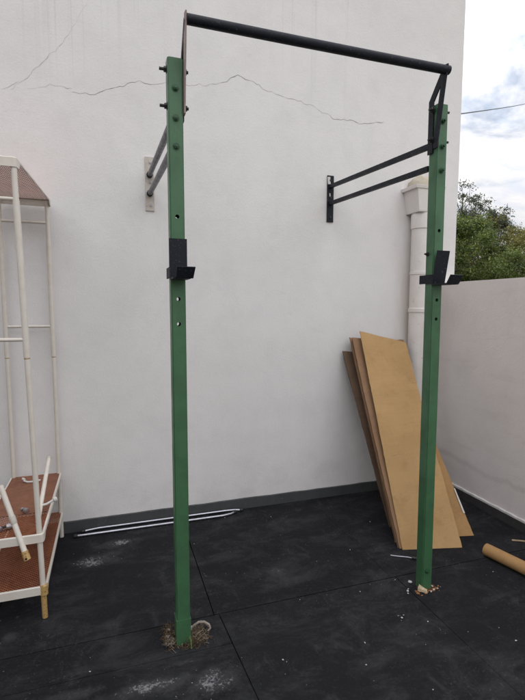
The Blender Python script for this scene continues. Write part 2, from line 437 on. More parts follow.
build('plaster_lip', bm, M['white_edge'], yard)

side = thing('shade_wall', 'added plain grey wall left of the yard, out of view, blocking light from that side', 'wall', (-2.7, -3, 0))  # guessed, unseen wall, added to shade surfaces that face left
bm = bmesh.new(); box(bm, (-2.85, -6.2, -.3), (-2.62, -.002, 3.3)); build('wall', bm, M['side'], side, bevel=.012)
bm = bmesh.new(); box(bm, (-2.89, -6.24, 3.3), (-2.58, -.002, 3.36)); build('coping', bm, M['mortar'], side, bevel=.006)

# rubber mats
mats = []
def mat(x0, x1, y0, y1, label, dz=0.0, fl=0.0, fr=0.0):
    bm = bmesh.new()
    a, b, c, d = random.uniform(-.0015, .0015), random.uniform(-.0015, .0015), random.uniform(-.0015, .0015), dz
    hexa(bm, [(x0 + a + fl, y0, -.0215), (x1 + b + fr, y0, -.0215), (x1 - b, y1, -.0215), (x0 - a, y1, -.0215)],
         [(x0 + a + fl, y0, -.0005 + d), (x1 + b + fr, y0, 0 + d), (x1 - b, y1, -.0008 + d), (x0 - a, y1, 0 + d)])
    o = build('rubber_mat', bm, M['rubber'], bevel=.0022, seg=2)
    tag(o, label, 'rubber mat', 'black rubber floor mats covering the yard')
mat(-.828, .170, -1.108, -.013, 'black rubber mat under the white shelf unit, its seam running to the left green post')
mat(.176, 1.1745, -1.106, -.013, 'black rubber mat against the tall wall between the two green posts')
mat(1.176, 2.314, -1.107, -.013, 'black rubber mat in the corner under the leaning cardboard')
mat(-1.86, -.833, -1.108, -.013, 'black rubber mat at the wall, far left behind the shelf unit')
mat(-.828, .196, -1.3195, -1.113, 'narrow black rubber strip crossing the foot of the left green post', fr=.009)
mat(-1.86, -.833, -2.30, -1.113, 'black rubber mat at the lower left edge of the yard')
mat(-.828, .2080, -2.32, -1.3225, 'chalk stained black rubber mat nearest the camera at bottom left', .0006, fr=.0605)
mat(.1990, 1.1995, -2.31, -1.112, 'black rubber mat in the front middle between the green posts', fl=.0720)
mat(1.202, 2.314, -2.31, -1.113, 'black rubber mat in front of the right green post and brown tube')
for i, x in enumerate((-1.86, -.83, .22, 1.2)):
    mat(x, x + 1.0, -3.36, -2.325, 'black rubber mat beside the yard, behind the photographer')

# ------------------------------------------------------------------ downpipe
dp = thing('downpipe', 'pale plastic downpipe with a square rain hopper on the tall wall', 'downpipe', (2.085, -.08, 0))
PX, PY = 2.062, -.088
bm = bmesh.new(); tube(bm, [(PX, PY, 0.0), (PX, PY, 2.235)], .075, 28); build('pipe', bm, M['pipe'], dp, smooth=True)
bm = bmesh.new(); lathe(bm, (PX, PY, 1.455), (0, 0, 1), [(0, .0755), (.002, .0805), (.03, .0805), (.034, .0755)], 28); build('collar', bm, M['pipe'], dp, smooth=True)
bm = bmesh.new(); lathe(bm, (PX, PY, 2.10), (0, 0, 1), [(0, .0755), (.003, .081), (.11, .081), (.113, .0755)], 28); build('collar', bm, M['pipe'], dp, smooth=True)
bm = bmesh.new()
prof = [(2.222, .084, .078), (2.232, .086, .080), (2.35, .106, .090), (2.385, .112, .092), (2.389, .130, .098), (2.410, .134, .102), (2.414, .134, .102)]
prev = None
for z, hx, d in prof:
    ring = [bm.verts.new(q) for q in ((PX - hx, PY - d, z), (PX + hx, PY - d, z), (PX + hx, -.001, z), (PX - hx, -.001, z))]
    if prev:
        for k in range(4): bm.faces.new((prev[k], prev[(k + 1) % 4], ring[(k + 1) % 4], ring[k]))
    else: bm.faces.new(ring[::-1])
    prev = ring
bm.faces.new(prev)
build('hopper', bm, M['pipe'], dp, bevel=.006)
for z in (.55, 1.75):
    bm = bmesh.new(); lathe(bm, (PX, PY, z), (0, 0, 1), [(0, .0755), (.001, .079), (.022, .079), (.023, .0755)], 24); build('clip', bm, M['pipe'], dp, smooth=True)
bm = bmesh.new()
bmesh.ops.create_uvsphere(bm, u_segments=20, v_segments=12, radius=1)
for v in bm.verts:
    k = 1 + .07 * math.sin(9 * v.co.x + 4 * v.co.z) + .05 * math.sin(14 * v.co.y)
    v.co = V((PX + .005 + v.co.x * .100 * k, -.052 + v.co.y * .085 * k, 2.412 + v.co.z * .105 * k))
build('mortar_lump', bm, M['mortar'], dp, smooth=True, angle=80)

# ------------------------------------------------------------------ pull-up rack
rack = thing('pull_up_rack', 'wall mounted green and black pull-up rack with two tall green posts', 'pull-up rack', (.65, -1.23, 0))
YF, YB = -1.264, -1.204           # front and back faces of the posts
YC = (YF + YB) / 2
HW = .030
def boolean_post(cx0, cx1, height, holes):
    """square steel tube with open top and through holes; built upright about x=0"""
    def tmp(bm):
        me = bpy.data.meshes.new('tmp'); bm.to_mesh(me); bm.free(); o = bpy.data.objects.new('tmp', me); COL.objects.link(o); return o
    bm = bmesh.new(); box(bm, (-HW, YF, -.02), (HW, YB, height))
    es = [e for e in bm.edges if abs(e.verts[0].co.z - e.verts[1].co.z) > 1]
    bmesh.ops.bevel(bm, geom=es, offset=.005, segments=3, affect='EDGES')
    a = tmp(bm)
    bm = bmesh.new(); box(bm, (-HW + .004, YF + .004, -.1), (HW - .004, YB - .004, height + .1)); b = tmp(bm)
    bm = bmesh.new()
    for z in holes: cyl(bm, (0, YF - .05, z), (0, YB + .05, z), .0085, 14)
    c = tmp(bm)
    for x in (b, c):
        m = a.modifiers.new('b', 'BOOLEAN'); m.operation = 'DIFFERENCE'; m.object = x; m.solver = 'EXACT'
    dg = bpy.context.evaluated_depsgraph_get(); dg.update()
    me = bpy.data.meshes.new_from_object(a.evaluated_get(dg))
    bm = bmesh.new(); bm.from_mesh(me)
    for o in (a, b, c): bpy.data.objects.remove(o)
    for v in bm.verts:      # lean a few millimetres, as the real ones do
        t = v.co.z / height; v.co.x += cx0 + (cx1 - cx0) * t
    return bm
def bolt(name, base, axis, parent, mat, r=.011, h=.008, shank=0.0):
    bm = bmesh.new(); axis = V(axis)
    cyl(bm, V(base), V(base) + axis * .002, r * 1.35, 16)
    cyl(bm, V(base) + axis * .002, V(base) + axis * (.002 + h), r, 6)
    if shank: cyl(bm, V(base) + axis * (.002 + h), V(base) + axis * (.002 + h + shank), r * .55, 12)
    return build(name, bm, mat, parent)

LX0, LX1, RX0, RX1 = .002, -.002, 1.292, 1.278
HL, HR = 2.474, 2.470
def px(side, z):
    return (LX0 + (LX1 - LX0) * z / HL) if side == 'L' else (RX0 + (RX1 - RX0) * z / HR)
postL = build('post', boolean_post(LX0, LX1, HL, [1.861, 1.528, 1.424]), M['green'], rack)
postR = build('post', boolean_post(RX0, RX1, HR, [1.873, 1.533, 1.438]), M['green'], rack)
for side, post, zs in (('L', postL, (2.359, 2.245, 2.136)), ('R', postR, (2.390, 2.272, 2.160))):
    for z in zs:
        bolt('bolt', (px(side, z), YF, z), (0, -1, 0), post, M['green_bolt'], .0105, .009, .004 if side == 'L' else .012)
for z in (2.437, 2.297):     # cross bolts holding the top brackets
    x = px('L', z)
    bolt('bolt', (x - HW, -1.236, z), (-1, 0, 0), postL, M['bolt'], .011, .009, .018)
    bolt('bolt', (x + HW + .009, -1.236, z), (1, 0, 0), postL, M['bolt'], .011, .009, .006)
    z += .01; x = px('R', z)
    bolt('bolt', (x + HW, -1.236, z), (1, 0, 0), postR, M['bolt'], .0105, .009, .016)
    bolt('bolt', (x - HW - .009, -1.236, z), (-1, 0, 0), postR, M['bolt'], .0115, .009, .010)
bolt('bolt', (px('R', 1.762) - HW, -1.222, 1.762), (-1, 0, 0), postR, M['bolt'], .008, .007, .010)
bolt('bolt', (px('R', .108) - .004, YF, .108), (0, -1, 0), postR, M['green_bolt'], .011, .009, .004)
# rough collar of the foot sleeve on the left post
bm = bmesh.new(); box(bm, (LX0 - .0325, YF - .0022, -.02), (LX0 + .0325, YB + .0022, .118)); build('foot_sleeve', bm, M['green'], postL, bevel=.004)

# pull-up bar and the two flat-bar brackets
BY, BZ = -1.312, 2.597
bm = bmesh.new(); tube(bm, [(.037, BY, BZ), (.5, BY, BZ - .001), (.9, BY, BZ), (1.262, BY, BZ + .002)], .0198, 24); build('pull_up_bar', bm, M['black'], rack, smooth=True)
for side in 'LR':
    sx = 1 if side == 'L' else -1
    x = px(side, 2.35) + sx * (HW + .0045)
    br = None
    bm = bmesh.new(); flatbar(bm, [(x, -1.222, 2.245), (x, -1.220, 2.490), (x, -1.306, 2.600)], .037, .0065, (1, 0, 0))
    br = build('bracket', bm, M['black'], rack, bevel=.0012)
    x2 = x + sx * .0006
    bm = bmesh.new(); flatbar(bm, [(x2, -1.263, 2.262), (x2, -1.262, 2.30), (x2, -1.314, 2.622)], .033, .0065, (1, 0, 0))
    build('bracket_arm', bm, M['pinkplate'] if side == 'L' else M['black'], br, bevel=.0012)

# struts back to the wall, wall plates
for side, x, xe, mplate, mstrut in (('L', .0, -.012, M['plate'], M['lit_tube']), ('R', 1.310, 1.272, M['black'], M['black'])):
    if side == 'L': z1, z2, zt, za, ta, zb, tb, w = 2.122, 2.465, .006, 2.350, 2.243, 2.232, 2.136, .028
    else: z1, z2, zt, za, ta, zb, tb, w = 2.126, 2.463, .006, 2.385, 2.292, 2.262, 2.185, .026
    bm = bmesh.new(); box(bm, (x - w, -.0085, z1), (x + w, -.0008, z2)); pl = build('wall_plate', bm, mplate, rack, bevel=.0015)
    if side == 'R':
        bm = bmesh.new(); flatbar(bm, [(x - .012, -.0095, 2.40), (x - .016, -.0095, 2.452)], .022, .002, (0, 1, 0)); build('plaster_smear', bm, M['white_edge'], pl)
        bm = bmesh.new(); flatbar(bm, [(x - .004, -.0095, 2.31), (x - .006, -.0095, 2.335)], .008, .002, (0, 1, 0)); build('plaster_smear', bm, M['white_edge'], pl)
    for z in (z1 + .035, z2 - .035, (z1 + z2) / 2 + .01):
        bolt('screw', (x + (.006 if side == 'L' else 0), -.0085, z), (0, -1, 0), pl, M['zinc'] if side == 'L' else M['bolt'], .007, .004)
    for a, b in ((za, ta), (zb, tb)):
        bm = bmesh.new()
        if side == 'L': tube(bm, [(x, -.008, a), (xe, YB + .004, b)], .0155, 18)
        else: tube(bm, [(x, -.008, a), (xe - .012, YB + .004, b)], .0175, 4, square=True)
        st = build('strut', bm, mstrut, rack, smooth=(side == 'L'), bevel=0 if side == 'L' else .002)
        if side == 'L':
            d = (V((xe, YB, b)) - V((x, -.008, a))).normalized(); p0 = V((x, -.0087, a))
            bm = bmesh.new(); cyl(bm, p0, p0 + d * .03, .020, 18); build('weld_collar', bm, M['black'], st, smooth=True)

# bar hooks (J cups) hanging on the posts
def jcup(side, label, tilt):
    c = px(side, 1.68); t = thing('bar_hook', label, 'bar hook', (c, YF, 1.62), 'black steel bar hooks hung on the green posts')
    zb, zt = 1.613, 1.772
    hw = .036
    bm = bmesh.new()   # tall back plate
    hexa(bm, [(c - hw, YF - .009, zb), (c + hw, YF - .009, zb), (c + hw, YF - .003, zb), (c - hw, YF - .003, zb)],
             [(c - hw, YF - .009 - tilt, zt), (c + hw, YF - .009 - tilt, zt), (c + hw, YF - .003 - tilt, zt), (c - hw, YF - .003 - tilt, zt)])
    build('back_plate', bm, M['black'], t, bevel=.0015)
    bm = bmesh.new(); box(bm, (c - .035, YF - .105, zb - .007), (c + .035, YF + .0, zb - .0005)); build('shelf_plate', bm, M['black'], t, bevel=.0015)
    bm = bmesh.new()
    o_ = .010 if side == 'L' else 0.0; k_ = .004
    hexa(bm, [(c - .035 + o_, YF - .111, zb - .006), (c + .033 + o_, YF - .111, zb - .006), (c + .033 + o_, YF - .105, zb - .003), (c - .035 + o_, YF - .105, zb - .003)],
             [(c - .033 + o_, YF - .136, zb + .036), (c + .038 + o_, YF - .136, zb + .036), (c + .038 + o_, YF - .130, zb + .038), (c - .033 + o_, YF - .130, zb + .038)])
    build('lip', bm, M['black'], t, bevel=.0012)
    for s_ in (-1, 1):
        x0 = c + s_ * .0335; bm = bmesh.new(); y1 = YB + .034 if s_ == -1 else YB + .012
        box(bm, (x0 - .003, YF - .0095, zb + .001), (x0 + .003, y1, zb + .045)); build('side_plate', bm, M['black'], t, bevel=.0012)
    bm = bmesh.new(); cyl(bm, (c - .0305, YB + .014, zb + .023), (c + .0305, YB + .014, zb + .023), .007, 12); build('pin', bm, M['bolt'], t, smooth=True)
jcup('L', 'black steel bar hook on the front of the left green post', .0)
jcup('R', 'tilted black steel bar hook on the right green post, sticking out before the low wall', .030)

# ------------------------------------------------------------------ white shelf unit
sh = thing('shelf_unit', 'cream tubular shelf unit with rusty perforated shelves standing at the left', 'shelf unit', (-.74, -.45, 0))
XR, XL = -.5935, -.886
def shelf(z, lean, mat_sheet, plate=False, yf=-.889, yb=-.036, hs=.020):
    xr, xl = XR + lean, XL + lean
    xrb, xlb = XR, XL
    h = .040
    bm = bmesh.new()    # thin perforated sheet
    vs_ = [bm.verts.new(q) for q in ((xl + .004, yf + .004, z), (xr - .004, yf + .004, z), (xrb - .004, yb - .004, z), (xlb + .004, yb - .004, z))]
    bm.faces.new(vs_); s_ = build('shelf', bm, mat_sheet, sh)
    bm = bmesh.new()    # folded rim, one strip around, open below
    out = [V((xl, yf, 0)), V((xr, yf, 0)), V((xrb, yb, 0)), V((xlb, yb, 0))]
    # rounded corner path
    path = []
    cen = sum(out, V()) / 4
    for i, q in enumerate(out):
        a, b = out[i - 1], out[(i + 1) % 4]; r_ = .018
        p0 = q + (a - q).normalized() * r_; p1 = q + (b - q).normalized() * r_
        for k in range(6):
            t = k / 5; path.append(p0.lerp(q, t).lerp(q.lerp(p1, t), t))
        L_ = (b - q).length
        if L_ > .5:
            path += [q.lerp(b, .05), q.lerp(b, .08), q.lerp(b, .92), q.lerp(b, .95)]
    N = len(path); rings = []; h0 = h
    for i, q in enumerate(path):
        h = hs if yf + .055 < q.y < yb - .055 else h0
        d = (path[(i + 1) % N] - path[i - 1]).normalized(); nrm = V((d.y, -d.x, 0))
        rings.append([bm.verts.new(q - nrm * o_ + V((0, 0, zz))) for o_, zz in ((.010, z + .0008), (.003, z + .002), (0, z - .002), (0, z - h), (.004, z - h - .001), (.004, z - h + .006), (.002, z - .004))])
    for i in range(N):
        a, b = rings[i], rings[(i + 1) % N]
        for k in range(6): bm.faces.new((a[k], b[k], b[k + 1], a[k + 1]))
    bmesh.ops.recalc_face_normals(bm, faces=bm.faces)
    build('rim', bm, M['cream'], s_, smooth=True, angle=35)
    if plate:
        bm = bmesh.new(); box(bm, (xlb + .012, -.635, z + .0015), (xrb - .012, yb - .012, z + .0035)); build('solid_sheet', bm, M['rust'], s_)
    return s_
s1 = shelf(.165, .002, M['perf'])
s2 = shelf(.425, -.002, M['perf'], True)
s3 = shelf(2.140, -.045, M['perf_top'], hs=.010)
bm = bmesh.new()      # a row of larger slots near the front of the top shelf
for i in range(16): cyl(bm, (-.90 + i * .0165, -.80, 2.1388), (-.90 + i * .0165, -.80, 2.1398), .0035, 8)
build('slot_row', bm, M['hole'], s3)
def post(p0, p1, joint, r=.0125, foot='cream'):
    p0, p1 = V(p0), V(p1)
    d = p1 - p0
    bm = bmesh.new(); tube(bm, [p0 + d * (.165 / d.z if p0.z < .01 else 0), p1], r, 16); o = build('post', bm, M['cream'], sh, smooth=True)
    bm = bmesh.new(); tube(bm, [p0, p0 + d * (.166 / d.z)], r * 1.03, 16); build('foot', bm, M[foot], o, smooth=True)
    q = p0 + d * (joint / d.z)
    bm = bmesh.new(); tube(bm, [q, q + d * (.006 / d.z), q + d * (.007 / d.z), q + d.normalized() * .7], r * 1.16, 16, radii=[r * 1.02, r * 1.14, r * 1.14, r * 1.14]); build('sleeve', bm, M['cream'], o, smooth=True)
    bm = bmesh.new(); lathe(bm, q - d.normalized() * .004, d, [(0, r * 1.005), (.001, r * 1.06), (.004, r * 1.06), (.005, r * 1.005)], 16); build('joint_ring', bm, M['yellowed'], o)
    return o
post((-.607, -.872, 0), (-.654, -.872, 2.125), 1.26, foot='yellowed')
post((-.606, -.052, 0), (-.616, -.052, 2.13), 1.18)
post((-.866, -.872, 0), (-.912, -.872, 2.125), 1.26)
post((-.866, -.052, 0), (-.876, -.052, 2.13), 1.18)
for y, zs, dx in ((-.052, (2.00, 1.37), 0), (-.872, (1.965, 1.345), -.035)):
    for z in zs:
        bm = bmesh.new(); tube(bm, [(-.872 + dx, y, z), (-.612 + dx, y, z)], .0085, 12); build('rail', bm, M['cream'], sh, smooth=True)
# corner brackets turned yellow with rust at the lower shelf
bm = bmesh.new(); lathe(bm, (-.6065, -.876, .119), (0, 0, 1), [(0, .0155), (.002, .0185), (.048, .0185), (.050, .0155)], 18); build('corner_clip', bm, M['yellowed'], s1, smooth=True)

# loose pieces lying on the middle shelf
t = thing('loose_tube', 'short cream tube with a yellow end, tipped over the front rim of the middle shelf', 'tube', (-.69, -.9, .47))
a, b = V((-.782, -.812, .655)), V((-.668, -.912, .335))
bm = bmesh.new(); tube(bm, [a, b], .0125, 16); build('tube', bm, M['cream'], t, smooth=True)
d = (b - a).normalized()
bm = bmesh.new(); tube(bm, [b - d * .03, b + d * .012], .0155, 16); e_ = build('end_cap', bm, M['yellowed'], t, smooth=True)
bm = bmesh.new(); lathe(bm, b + d * .0 + V((.0, -.0158, .0)), (0, -1, .2), [(0, .005), (.0012, .005)], 10); build('screw_hole', bm, M['hole'], e_)
bm = bmesh.new(); lathe(bm, a + d * .15, d, [(0, .013), (.004, .0148), (.035, .0148), (.04, .013)], 16); build('worn_ring', bm, M['plate'], t, smooth=True)
bm = bmesh.new(); tube(bm, [a + d * .05, a + d * .05 + V((-.105, -.012, -.004))], .0055, 10); build('cross_rod', bm, M['cream'], t, smooth=True)

a, b = V((-.640, -.240, .585)), V((-.636, -.770, .4375))
t = thing('loose_tube', 'slim cream tube sloping between the middle shelf and its back corner', 'tube', (b.x, b.y, b.z))
bm = bmesh.new(); tube(bm, [a, b], .0115, 16); build('tube', bm, M['cream'], t, smooth=True)
d = (a - b).normalized()
bm = bmesh.new(); tube(bm, [a - d * .002, a + d * .012, a + d * .022], .012, 14, radii=[.0125, .0135, .009]); build('end_cap', bm, M['plate'], t, smooth=True)
bm = bmesh.new(); tube(bm, [b.lerp(a, .22), V((-.608, -.655, .475)), V((-.575, -.640, .487))], .0065, 10); build('peg', bm, M['plastic_white'], t, smooth=True)
bm = bmesh.new(); lathe(bm, (-.578, -.641, .486), (1, .3, .35), [(0, .008), (.004, .0135), (.014, .0145), (.02, .009)], 14); build('peg_head', bm, M['plastic_white'], t, smooth=True)
# it rests on a loose block standing at the back of the shelf
def knob(x, y, ang, label, s=1.0):
    z = .4255 + .0145 * s
    t = thing('metal_caster', label, 'caster', (x, y, .4255), 'small metal fittings scattered on the middle shelf')
    ax = V((math.cos(ang), math.sin(ang), .0))
    bm = bmesh.new(); lathe(bm, V((x, y, z)), ax, [(-.012 * s, .006 * s), (-.010 * s, .0125 * s), (0, .0145 * s), (.010 * s, .0125 * s), (.012 * s, .006 * s)], 18); build('wheel', bm, M['zinc'], t, smooth=True)
    bm = bmesh.new(); tube(bm, [V((x, y, z)) + ax * .012 * s, V((x, y, z - .002)) + ax * .032 * s], .005 * s, 10); build('stem', bm, M['bolt'], t, smooth=True)
    bm = bmesh.new(); lathe(bm, V((x, y, z - .002)) + ax * .030 * s, ax, [(0, .006 * s), (.002, .010 * s), (.008, .009 * s), (.009, .004 * s)], 12); build('nut', bm, M['zinc'], t)
knob(-.712, -.622, 2.2, 'small grey metal caster in the middle of the rusty shelf', 1.0)
knob(-.758, -.790, 3.3, 'small grey metal caster with a round wheel beside the tipped cream tube', 1.15)
knob(-.795, -.800, 2.4, 'small metal fitting near the left end of the rusty middle shelf', .8)
t = thing('plastic_hook', 'small white plastic hook lying at the back of the rusty middle shelf', 'hook', (-.74, -.15, .43))
bm = bmesh.new(); tube(bm, [(-.700, -.172, .436), (-.745, -.180, .434), (-.770, -.178, .434), (-.790, -.168, .440), (-.794, -.158, .447)], .0062, 10); build('arm', bm, M['plastic_white'], t, smooth=True)
bm = bmesh.new(); lathe(bm, (-.798, -.160, .444), (.5, .2, .7), [(0, .006), (.003, .0115), (.010, .0115), (.013, .006)], 14); build('tip', bm, M['plastic_white'], t, smooth=True)

# ------------------------------------------------------------------ plated tubes on the floor
t = thing('floor_tube', 'plated metal tube lying on the mat tight against the dark skirting', 'metal tube', (.06, -.03, 0), 'pair of long plated tubes on the floor by the wall')
bm = bmesh.new(); tube(bm, [(-.468, -.040, .011), (-.44, -.034, .011), (-.38, -.025, .0115), (0, -.028, .0115), (.50, -.031, .0115), (.56, -.038, .0115), (.600, -.050, .011)], .0078, 12); o = build('tube', bm, M['chrome'], t, smooth=True)
for x, y in ((-.474, -.041), (.606, -.052)):
    bm = bmesh.new(); lathe(bm, (x - .012, y, .0115), (1, 0, 0), [(0, .007), (.002, .0112), (.022, .0112), (.024, .007)], 12); build('plug', bm, M['bolt'], t, smooth=True)
t = thing('floor_tube', 'plated metal tube lying a hand away from the wall, nearer the camera', 'metal tube', (0, -.1, 0), 'pair of long plated tubes on the floor by the wall')
bm = bmesh.new(); tube(bm, [(-.506, -.094, .011), (-.48, -.096, .0115), (-.2, -.098, .0115), (.2, -.101, .0115), (.46, -.102, .0115), (.515, -.092, .0115), (.548, -.074, .011)], .0078, 12); build('tube', bm, M['chrome'], t, smooth=True)
bm = bmesh.new(); lathe(bm, (-.530, -.094, .0115), (1, 0, 0), [(0, .007), (.002, .0115), (.022, .0115), (.024, .007)], 12); build('plug', bm, M['bolt'], t, smooth=True)
bm = bmesh.new(); lathe(bm, (.545, -.078, .0115), (.8, .5, 0), [(0, .007), (.002, .0112), (.022, .0112), (.024, .007)], 12); build('plug', bm, M['bolt'], t, smooth=True)

# ------------------------------------------------------------------ cardboard
def board(bl, br, tr, tl, thick, mat_, name, label, group='flattened cardboard boxes leaning in the corner', sag=.0, seed=0, notch=None, layers=1, creases=()):
    """folded carton: grid sheet bent slightly, with real thickness; creases are heights (0..1) of fold lines"""
    rnd = random.Random(seed)
    bl, br, tr, tl = map(V, (bl, br, tr, tl))
    nrm = (br - bl).cross(tl - bl).normalized()      # towards the camera
    if nrm.y > 0: nrm = -nrm
    NX, NY = 14, 44
    ph = [rnd.uniform(0, 6) for _ in range(4)]
    root = thing(name, label, 'cardboard', tuple((bl + br) / 2), group)
    for L in range(layers):
        bm = bmesh.new(); t1 = thick / layers; off = -L * (t1 + .0015)
        F, B = [], []
        for j in range(NY + 1):
            v = j / NY; rf, rb = [], []
            for i in range(NX + 1):
                u = i / NX
                p = bl.lerp(br, u).lerp(tl.lerp(tr, u), v)
                if L:  # inner layers are cut a little short
                    p = p + (br - bl) * (rnd.uniform(-.001, .001) + .012 * math.sin(L * 2.1) * 1) + V((0, 0, 1)) * (-.010 * L * v)
                w = sag * math.sin(math.pi * v) + .0030 * math.sin(7 * v + ph[0] + 2 * u) + .002 * math.sin(11 * u + ph[1])
                for cz in creases: w -= .0028 * math.exp(-((v - cz - .012 * math.sin(3 * u)) / .008) ** 2)
                edge = .0010 * rnd.uniform(-1, 1) if (i in (0, NX) or j == NY) else 0
                q = p - nrm * (-off) * 1.0 - nrm * w + (br - bl).normalized() * edge * 1.5 
                if notch and L == 0 and j == NY: q.z -= notch * (math.sin(u * 9) * .5 + .5) * rnd.uniform(.4, 1)
                rf.append(bm.verts.new(q)); rb.append(bm.verts.new(q - nrm * t1))
            F.append(rf); B.append(rb)
        for j in range(NY):
            for i in range(NX):
                bm.faces.new((F[j][i], F[j][i+1], F[j+1][i+1], F[j+1][i])); bm.faces.new((B[j][i], B[j+1][i], B[j+1][i+1], B[j][i+1]))
        for j in range(NY):
            bm.faces.new((F[j][0], F[j+1][0], B[j+1][0], B[j][0])); bm.faces.new((F[j][NX], B[j][NX], B[j+1][NX], F[j+1][NX]))
        for i in range(NX):
            bm.faces.new((F[0][i], B[0][i], B[0][i+1], F[0][i+1])); bm.faces.new((F[NY][i], F[NY][i+1], B[NY][i+1], B[NY][i]))
        bmesh.ops.recalc_face_normals(bm, faces=bm.faces)
        build('panel', bm, mat_, root, smooth=True, angle=35)
    return root
board((1.412, -.880, .001), (1.784, -.972, .001), (1.932, -.120, 1.218), (1.531, -.100, 1.314), .007, M['card'], 'cardboard_sheet',
      'pale tan cardboard sheet, largest and frontmost of the leaning pile', sag=.006, seed=3, creases=(.12, .53, .56))
board((1.400, -.862, .001), (1.72, -.925, .001), (1.93, -.085, 1.225), (1.476, -.080, 1.262), .020, M['card_brown'], 'cardboard_sheet',
      'thick brown folded carton whose left side shows just behind the front sheet', sag=.004, seed=5, layers=3)
board((1.420, -.790, .001), (1.70, -.85, .001), (1.955, -.050, 1.245), (1.470, -.050, 1.272), .010, M['card_brown'], 'cardboard_sheet',
      'brown cardboard with a torn ragged top corner, second layer of the pile', sag=.006, seed=8, notch=.02, layers=2)
board((1.60, -.792, .001), (1.965, -.872, .001), (1.885, -.062, 1.195), (1.55, -.062, 1.19), .008, M['card_warm'], 'cardboard_sheet',
      'narrow tan cardboard sheet poking out right of the green post, with white tape', sag=.003, seed=11, creases=(.3,))
board((1.505, -.600, .001), (1.85, -.66, .001), (1.80, -.030, 1.13), (1.424, -.030, 1.158), .012, M['card_dark'], 'cardboard_sheet',
      'dark brown cardboard sheet rearmost in the pile, left edge against the wall', sag=.008, seed=14, layers=2)
# white tape on the right-hand sheet
bl, br, tr, tl = V((1.60, -.792, .001)), V((1.965, -.872, .001)), V((1.885, -.062, 1.195)), V((1.55, -.062, 1.19))
nr = (br - bl).cross(tl - bl).normalized(); nr = -nr if nr.y > 0 else nr
bm = bmesh.new(); q = []
for u, v in ((.965, .10), (.998, .10), (.998, .215), (.975, .215)):
    q.append(bl.lerp(br, u).lerp(tl.lerp(tr, u), v) + nr * .0062)
f_ = [bm.verts.new(p) for p in q]; bm.faces.new(f_)
root = [o for o in COL.objects if o.name.startswith('cardboard_sheet') and 'narrow' in o.get('label', '')][0]
build('tape_strip', bm, M['tape'], root)

t = thing('cardboard_tube', 'brown cardboard tube lying on the mats at the right edge', 'cardboard tube', (1.9, -1.3, 0))
a, b = V((1.857, -1.085, .0365)), V((1.955, -1.535, .0365))
d = (b - a).normalized(); r = .036
bm = bmesh.new()
s_, u_ = frame(d); n_ = 32
R_ = []
for p_, rr in ((a, r - .0045), (a, r), (b, r), (b, r - .0045)):
    R_.append([bm.verts.new(p_ + (s_ * math.cos(2*math.pi*k/n_) + u_ * math.sin(2*math.pi*k/n_)) * rr) for k in range(n_)])
R_.append(R_[0])
for A_, B_ in zip(R_, R_[1:]):
    for k in range(n_): bm.faces.new((A_[k], A_[(k+1) % n_], B_[(k+1) % n_], B_[k]))
bmesh.ops.recalc_face_normals(bm, faces=bm.faces)
build('tube_wall', bm, M['card_warm'], t, smooth=True)
bm = bmesh.new(); lathe(bm, a + d * .006, d, [(0, r - .0046), (.003, r - .0046)], 32); build('end_disc', bm, M['card'], t)
bm = bmesh.new(); tube(bm, [(2.146, -1.004, .006), (2.20, -1.035, .0075), (2.27, -1.085, .006)], .0055, 8)
tag(build('wooden_stick', bm, M['stick'], smooth=True), 'thin pale wooden stick on the floor by the low wall', 'stick')
t = thing('wire_offcut', 'short pale wire with a dark end lying before the cardboard by the right post', 'wire', (1.36, -.96, 0))
bm = bmesh.new(); tube(bm, [(1.300, -.915, .004), (1.33, -.938, .0055), (1.385, -.965, .004), (1.425, -1.0, .004)], .0035, 8); build('wire', bm, M['chrome'], t, smooth=True)
bm = bmesh.new(); tube(bm, [(1.40, -.985, .008), (1.44, -1.01, .008)], .008, 10); build('dark_end', bm, M['bolt'], t, smooth=True)

# ------------------------------------------------------------------ weeds and crumbs
rw = random.Random(21)
bm = bmesh.new()
def strand(bm, p, h, w, mat_i=0):
    ang = rw.uniform(0, 6.283); k = 6; pts = []
    dirx = V((math.cos(ang), math.sin(ang), 0)); cur = rw.uniform(-2.5, 2.5)
    for i in range(k):
        t_ = i / (k - 1)
        pts.append(V(p) + dirx * (t_ * rw.uniform(.008, .034)) + V((math.sin(cur * t_ * 2) * .012, math.cos(cur * t_ * 3) * .010, h * math.sin(t_ * 2.2))))
    tube(bm, pts, w, 4, radii=[w * (1 - .6 * i / (k - 1)) for i in range(k)])
for i in range(620):
    a_ = rw.uniform(0, 6.283); rr = abs(rw.gauss(0, .6)) 
    x = .040 + math.cos(a_) * .050 * rr + .014; y = -1.245 + math.sin(a_) * .044 * rr
    if rw.random() < .22: x = -.052 + rw.gauss(0, .016); y = -1.215 + rw.gauss(0, .035)
    if -.030 < x < .033 and YF < y < YB: continue
    strand(bm, (x, y, .0), rw.uniform(.004, .040), rw.uniform(.0006, .0016))
tuft = tag(build('dry_weeds', bm, M['straw']), 'tangle of dry brown weeds around the foot of the left green post', 'dry weeds', kind='stuff')
bm = bmesh.new()
for i in range(110):
    x = .055 + rw.gauss(0, .03); y = -1.245 + rw.gauss(0, .026)
    if i % 4 == 0: x = -.052 + rw.gauss(0, .012)
    if -.030 < x < .033 and YF < y < YB: continue
    strand(bm, (x, y, .004), rw.uniform(.010, .040), rw.uniform(.0008, .0017))
tag(build('pale_stems', bm, M['straw2']), 'pale broken stems among the weeds at the left post foot', 'dry stems', kind='stuff')
t = tag(put('weed_root', None, None, (.1, -1.21, 0)), 'pale curled dry root arching beside the left post foot', 'root')
